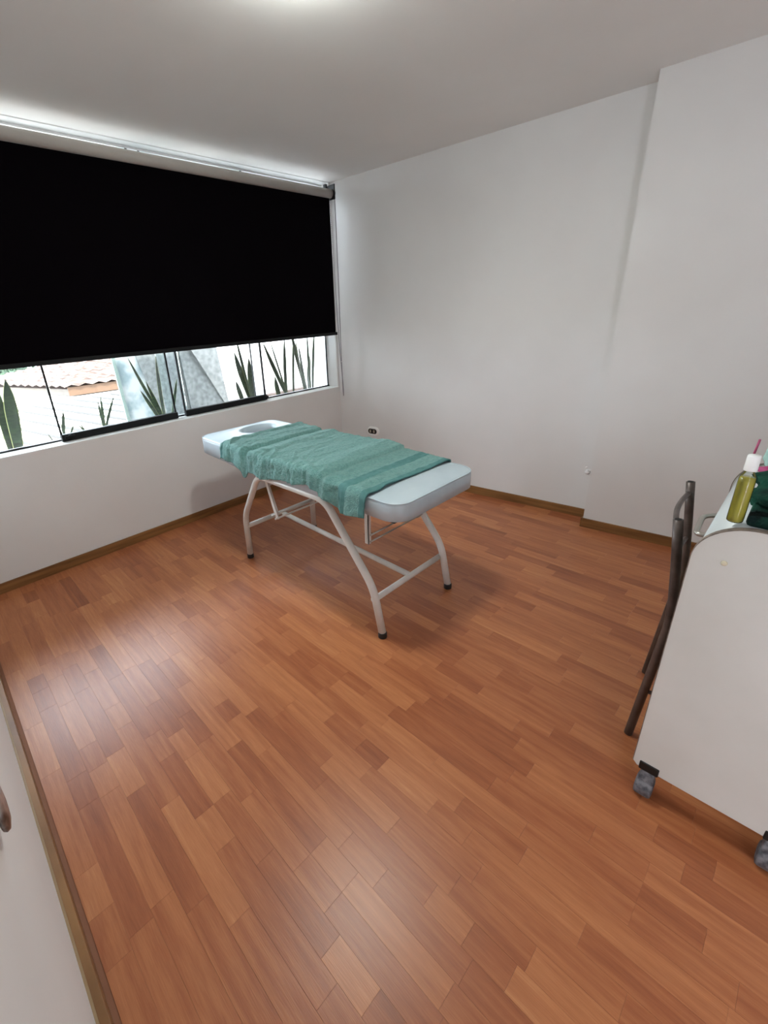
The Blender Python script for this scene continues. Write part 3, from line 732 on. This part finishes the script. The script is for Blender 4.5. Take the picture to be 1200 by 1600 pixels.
# ---------------------------------------------------------------- outside
LEAF = {
 'A': (3.50, [(0.391,0.776,0.439,1.237,0.072),(0.360,0.806,0.379,1.213,0.052)]),
 'B': (3.55, [(0.669,0.770,0.716,0.984,0.025),(0.723,0.804,0.762,0.875,0.016),(0.825,0.806,0.777,0.886,0.010),(0.817,0.807,0.790,0.888,0.010),(0.613,0.773,0.594,0.837,0.009)]),
 'C': (3.55, [(0.950,0.808,0.944,1.008,0.020),(0.963,0.805,0.990,1.033,0.017),(0.976,0.803,1.078,1.024,0.018)]),
 'D': (3.52, [(1.402,0.818,1.413,1.288,0.044),(1.379,0.832,1.216,1.289,0.034),(1.365,0.819,1.261,1.041,0.031),(1.473,0.825,1.564,1.087,0.025),(1.392,0.819,1.318,1.100,0.028)]),
 'E': (3.55, [(2.230,0.824,2.121,1.241,0.063),(2.280,0.828,2.263,1.178,0.060),(2.173,0.816,2.120,0.995,0.042),(2.250,0.821,2.159,1.354,0.032)]),
 'F': (3.52, [(2.627,0.794,2.413,1.308,0.041),(2.643,0.798,2.670,1.339,0.036),(2.573,0.803,2.550,0.981,0.054),(2.635,0.799,2.493,1.329,0.018)]),
 'G': (3.56, [(2.904,0.793,2.791,1.383,0.051),(2.939,0.794,2.862,1.243,0.033),(2.991,0.799,3.006,1.121,0.068),(2.974,0.802,2.986,1.341,0.027),(3.017,0.796,3.089,1.364,0.027),(2.779,0.799,2.853,1.379,0.026),(2.888,0.795,2.827,1.293,0.032)]),
}
LL = {'A': 'broad dark green snake plant leaves at the left end of the window',
 'B': 'short sparse young snake plant beside the leftmost black pane edge',
 'C': 'small snake plant with three thin leaves before the pale roof',
 'D': 'yellow-edged snake plant standing before the blue and galvanised sheets',
 'E': 'wide-leaved dark snake plant at the end of the second black rail',
 'F': 'snake plant with crossing leaves just right of the beige pane gap',
 'G': 'dense tall snake plant nearest the right end of the window'}
PZ = .69
def leaf(bm, ly, bx, bz, tx, tz, w, y, bend, tilt):
    A = Vector((bx, y, bz)); T = Vector((tx, y + tilt, tz)); d = (T - A)
    k = (bz - PZ) / max(.05, (tz - bz)); A0 = A - d * k
    n = 12; rows = []
    side = Vector((math.cos(bend), math.sin(bend), 0)); fr = Vector((-side.y, side.x, 0))
    for i in range(n + 1):
        t = i / n; c = A0.lerp(T, t) + Vector((0, 0, 0)) + fr * (.012 * math.sin(t * 3))
        ww = w * .5 * (.55 + .45 * math.sin(min(1, t * 1.5) * math.pi / 2)) * (1 if t < .6 else math.cos((t - .6) / .4 * math.pi / 2) ** .8) + .0006
        tw = .25 * math.sin(t * 2.4 + bx * 9); s2 = (side * math.cos(tw) + fr * math.sin(tw))
        r = []
        for q, e, th in ((-1, 1, 0), (-.8, .0, -.0012), (0, 0, .006 * ww / .03), (.8, 0, -.0012), (1, 1, 0), (.8, 0, .0025), (0, 0, .006 * ww / .03 + .004), (-.8, 0, .0025)):
            v = bm.verts.new(c + s2 * ww * q + fr * th); v[ly] = abs(q) if abs(q) > .9 else .3 * abs(q); r.append(v)
        rows.append(r)
    for a, c in zip(rows, rows[1:]):
        for j in range(8): bm.faces.new((a[j], a[(j + 1) % 8], c[(j + 1) % 8], c[j]))
    bm.faces.new(rows[0][::-1]); bm.faces.new(rows[-1])
for key, (y, ls) in LEAF.items():
    cx_ = sum(l[0] for l in ls) / len(ls)
    pt = thing('snake_plant', LL[key], 'plant', (cx_, y, PZ), 'snake plants outside the window')
    for i, l in enumerate(ls):
        bm = nb(); ly = bm.verts.layers.float.new('edge')
        leaf(bm, ly, *l[:4], l[4] * 1.05, y + (i % 3 - 1) * .022, random.uniform(-.35, .35), random.uniform(-.03, .03))
        part('leaf', bm, m_leaf, pt, True)
b = nb(); wbox(b, -.2, 3.2, .215, .235, .45, .735, .004); wbox(b, -.2, 3.2, .43, .45, .45, .735, .004); wbox(b, -.2, 3.2, .235, .43, .45, .475)
wbox(b, -.2, -.18, .235, .43, .475, .735); wbox(b, 3.18, 3.2, .235, .43, .475, .735)
o = link('planter_trough', b, m_pot); tag(o, 'long concrete planter trough under the window holding the snake plants', 'planter')
b = nb(); wbox(b, -.18, 3.18, .235, .43, .475, PZ + .002); e = link('soil', b, m_soil, o)

# near corrugated roof
rf = thing('near_roof', 'sun-bleached pale ribbed roof just below the window', 'roof', (1.5, 6.5, .3))
b = nb(); hexa(b, [(-2.5, 3.9, .30), (6.5, 3.9, .30), (6.5, 9.9, .30), (-2.5, 9.9, .30), (-2.5, 3.9, .40), (6.5, 3.9, .40), (6.5, 9.9, .385), (-2.5, 9.9, .385)])
part('roof_sheet', b, m_roof, rf)
for i in range(17):
    x = -.1 + i * .30; d = Vector((-.20, .98, 0)); a = Vector((x + .55, 4.0, .398)); c = a + d * 4.6; s = Vector((.98, .2, 0)) * .028
    b = nb(); hexa(b, [a - s, a + s, c + s, c - s, a - s * .5 + Vector((0, 0, .028)), a + s * .5 + Vector((0, 0, .028)), c + s * .5 + Vector((0, 0, .022)), c - s * .5 + Vector((0, 0, .022))])
    part('roof_rib', b, m_rib, rf)
# neighbour house with hip roof
hs = thing('neighbour_house', 'tile-roofed neighbouring house beyond the ribbed roof', 'house', (2.5, 10.5, .0))
C0 = Vector((1.995, 9.0, .576)); ex = Vector((1, 0, 0)); ey = Vector((-.34, .94, 0))
b = nb(); q = [C0 + ex * .12 + ey * .12, C0 + ex * 4.5 + ey * .12, C0 + ex * 4.5 + ey * 2.8, C0 + ex * .12 + ey * 2.8]
hexa(b, [Vector((p.x, p.y, .2)) for p in q] + [Vector((p.x, p.y, .55)) for p in q]); part('house_wall', b, m_house, hs)
b = nb(); s = C0; hexa(b, [s + Vector((0, 0, -.17)), s + ex * 5 + Vector((0, 0, -.17)), s + ex * 5 + Vector((0, .04, -.17)), s + Vector((0, .04, -.17)), s + Vector((0, 0, -.02)), s + ex * 5 + Vector((0, 0, -.02)), s + ex * 5 + Vector((0, .04, -.02)), s + Vector((0, .04, -.02))])
part('fascia_board', b, m_eave, hs, label='brown timber fascia under the eave')
RIDGE = C0 + ex * 2.2 + ey * 2.75 + Vector((0, 0, .345))
def tile_rows(n, p0, p1, q0, q1, nm):   # rows from eave p0-p1 to top q0-q1, each row a lapped slab of tiles
    for i in range(n):
        t0, t1 = i / n, (i + 1) / n
        a, c = p0.lerp(q0, t0), p1.lerp(q1, t0); e, f = p0.lerp(q0, t1), p1.lerp(q1, t1)
        L = (c - a).length; m = max(2, int(L / .22)); b = nb(); lift = Vector((0, 0, .035))
        for j in range(m):
            u0, u1 = j / m, (j + 1) / m; um = (u0 + u1) / 2
            A, B = a.lerp(c, u0), a.lerp(c, u1); E_, F_ = e.lerp(f, u0), e.lerp(f, u1); Mm = a.lerp(c, um) + Vector((0, 0, .035)); Nn = e.lerp(f, um) + Vector((0, 0, .03))
            vs = [b.verts.new(x) for x in (A + lift, Mm + lift, B + lift, F_ + Vector((0, 0, .012)), Nn, E_ + Vector((0, 0, .012)), A - lift * .3, Mm - lift * .3, B - lift * .3)]
            b.faces.new((vs[0], vs[1], vs[4], vs[5])); b.faces.new((vs[1], vs[2], vs[3], vs[4])); b.faces.new((vs[6], vs[7], vs[1], vs[0])); b.faces.new((vs[7], vs[8], vs[2], vs[1]))
        part('tile_row', b, m_tile, hs)
top0 = RIDGE; ridge1 = RIDGE + ex * 3
tile_rows(12, C0 + Vector((-.06, -.06, 0)), C0 + ex * 5.2 + Vector((0, -.06, 0)), top0, ridge1, 'r')
tile_rows(12, C0 + ey * 3.0 + Vector((-.06, 0, 0)), C0 + Vector((-.06, -.06, 0)), top0 + ey * .01, top0, 'l')
b = nb(); hexa(b, [C0 + Vector((0, 0, -.05)), C0 + ex * 5 + Vector((0, 0, -.05)), C0 + ex * 5 + ey * 3.0 + Vector((0, 0, -.05)), C0 + ey * 3.0 + Vector((0, 0, -.05)), top0 - Vector((0, 0, .03)), ridge1 - Vector((0, 0, .03)), ridge1 + ey * .02 - Vector((0, 0, .03)), top0 + ey * .02 - Vector((0, 0, .03))])
part('roof_deck', b, m_tile, hs)
# galvanised sheets and white wall
def sheet(name, pts, m, label, th=.01):
    b = nb(); F = [Vector(p) for p in pts]; n = len(F); A = [b.verts.new(p) for p in F]; B = [b.verts.new(p + Vector((0, th, 0))) for p in F]
    b.faces.new(A); b.faces.new(B[::-1])
    for k in range(n): b.faces.new((A[k], A[(k + 1) % n], B[(k + 1) % n], B[k]))
    return b
o = link('blue_sheet', sheet('', [(1.465, 4.60, .41), (2.30, 4.60, .41), (2.30, 4.60, 2.6), (1.41, 4.60, 2.6)], m_blue, ''), m_blue); tag(o, 'weathered pale blue metal sheet upright left of the galvanised sheets', 'metal sheet')
b = nb(); hexa(b, [(1.462, 4.575, .41), (1.492, 4.575, .41), (1.492, 4.60, .41), (1.462, 4.60, .41), (1.40, 4.575, 2.6), (1.43, 4.575, 2.6), (1.43, 4.60, 2.6), (1.40, 4.60, 2.6)])
e = link('sheet_edge', b, mat('pale_green_edge', (.13, .17, .15), .6), o); e['label'] = 'paler folded edge'
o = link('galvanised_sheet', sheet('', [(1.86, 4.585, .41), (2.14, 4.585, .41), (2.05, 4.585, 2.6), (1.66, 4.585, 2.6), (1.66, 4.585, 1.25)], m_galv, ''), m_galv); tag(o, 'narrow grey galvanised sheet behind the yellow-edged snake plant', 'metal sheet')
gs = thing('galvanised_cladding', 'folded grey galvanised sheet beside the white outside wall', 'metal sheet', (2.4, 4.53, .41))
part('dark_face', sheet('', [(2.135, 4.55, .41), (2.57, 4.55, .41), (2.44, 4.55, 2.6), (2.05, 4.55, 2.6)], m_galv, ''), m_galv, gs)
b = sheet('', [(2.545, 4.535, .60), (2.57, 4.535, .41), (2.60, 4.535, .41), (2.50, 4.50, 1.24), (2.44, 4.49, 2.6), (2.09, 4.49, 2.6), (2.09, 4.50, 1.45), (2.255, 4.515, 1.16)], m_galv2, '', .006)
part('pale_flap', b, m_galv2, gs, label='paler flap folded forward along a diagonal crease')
ow = thing('outside_wall', 'tall sunlit white wall outside the right half of the window', 'wall', (4, 5.0, .5))
b = nb(); box(b, 2.50, 5.6, 5.0, 5.15, .55, 2.9); part('wall_face', b, m_extwall, ow)
b = nb(); box(b, 2.45, 5.6, 4.94, 5.02, .385, .56, .01); part('kerb', b, m_tile, ow, label='stained pinkish kerb at the wall foot')
b = nb(); box(b, 4.05, 4.35, 3.40, 5.0, .30, 2.9); part('return_wall', b, m_extwall, ow, label='white return wall at the right')
# ground far below, and trees
b = nb(); box(b, -40, 60, 3.6, 70, -3.2, -3.0); struct(link('ground', b, mat('ground_earth', (.3, .27, .22), .9)))
def tree(x, y, z, r, label, seed):
    t = thing('leafy_tree', label, 'tree', (x, y, -3), 'trees beyond the tiled roof')
    b = nb(); tube(b, [(x, y, -3), (x + .1, y, z - r * .3), (x, y, z)], lambda u: .18 * (1 - u * .6), 10); part('trunk', b, m_trunk, t, True)
    R = random.Random(seed); b = nb()
    for i in range(2600):
        d = Vector((R.gauss(0, 1), R.gauss(0, 1), R.gauss(0, 1))).normalized(); rad = r * (.72 + .28 * R.random()) * (1 + .25 * noise.noise(d * 2.2 + Vector((seed, 0, 0))))
        c = Vector((x, y, z)) + Vector((d.x, d.y, d.z * .85)) * rad; a = Vector((R.gauss(0, 1), R.gauss(0, 1), R.gauss(0, 1))).normalized(); e = d.cross(a).normalized(); g = d.lerp(a, .5).normalized() * .12
        s = .12 + .08 * R.random(); vs = [b.verts.new(c + v_) for v_ in (-e * s * .5, g * s * 6 * .12 - e * 0, e * s * .5, -g * s * 5)]
        b.faces.new(vs)
    bmesh.ops.create_icosphere(b, subdivisions=3, radius=r * .72, matrix=Matrix.Translation((x, y, z)) @ Matrix.Diagonal((1, 1, .85, 1)))
    o = part('foliage', b, m_leaf2, t); o['kind'] = 'stuff'
tree(2.1, 18.5, .0, 1.35, 'leafy green tree beyond the roofs at the far left of the window', 1)
tree(5.0, 19.6, .05, 1.5, 'leafy green tree just left of the tiled roof slope', 2)
tree(8.6, 21, -.6, 1.6, 'green tree mostly hidden behind the tiled roof slope', 3)
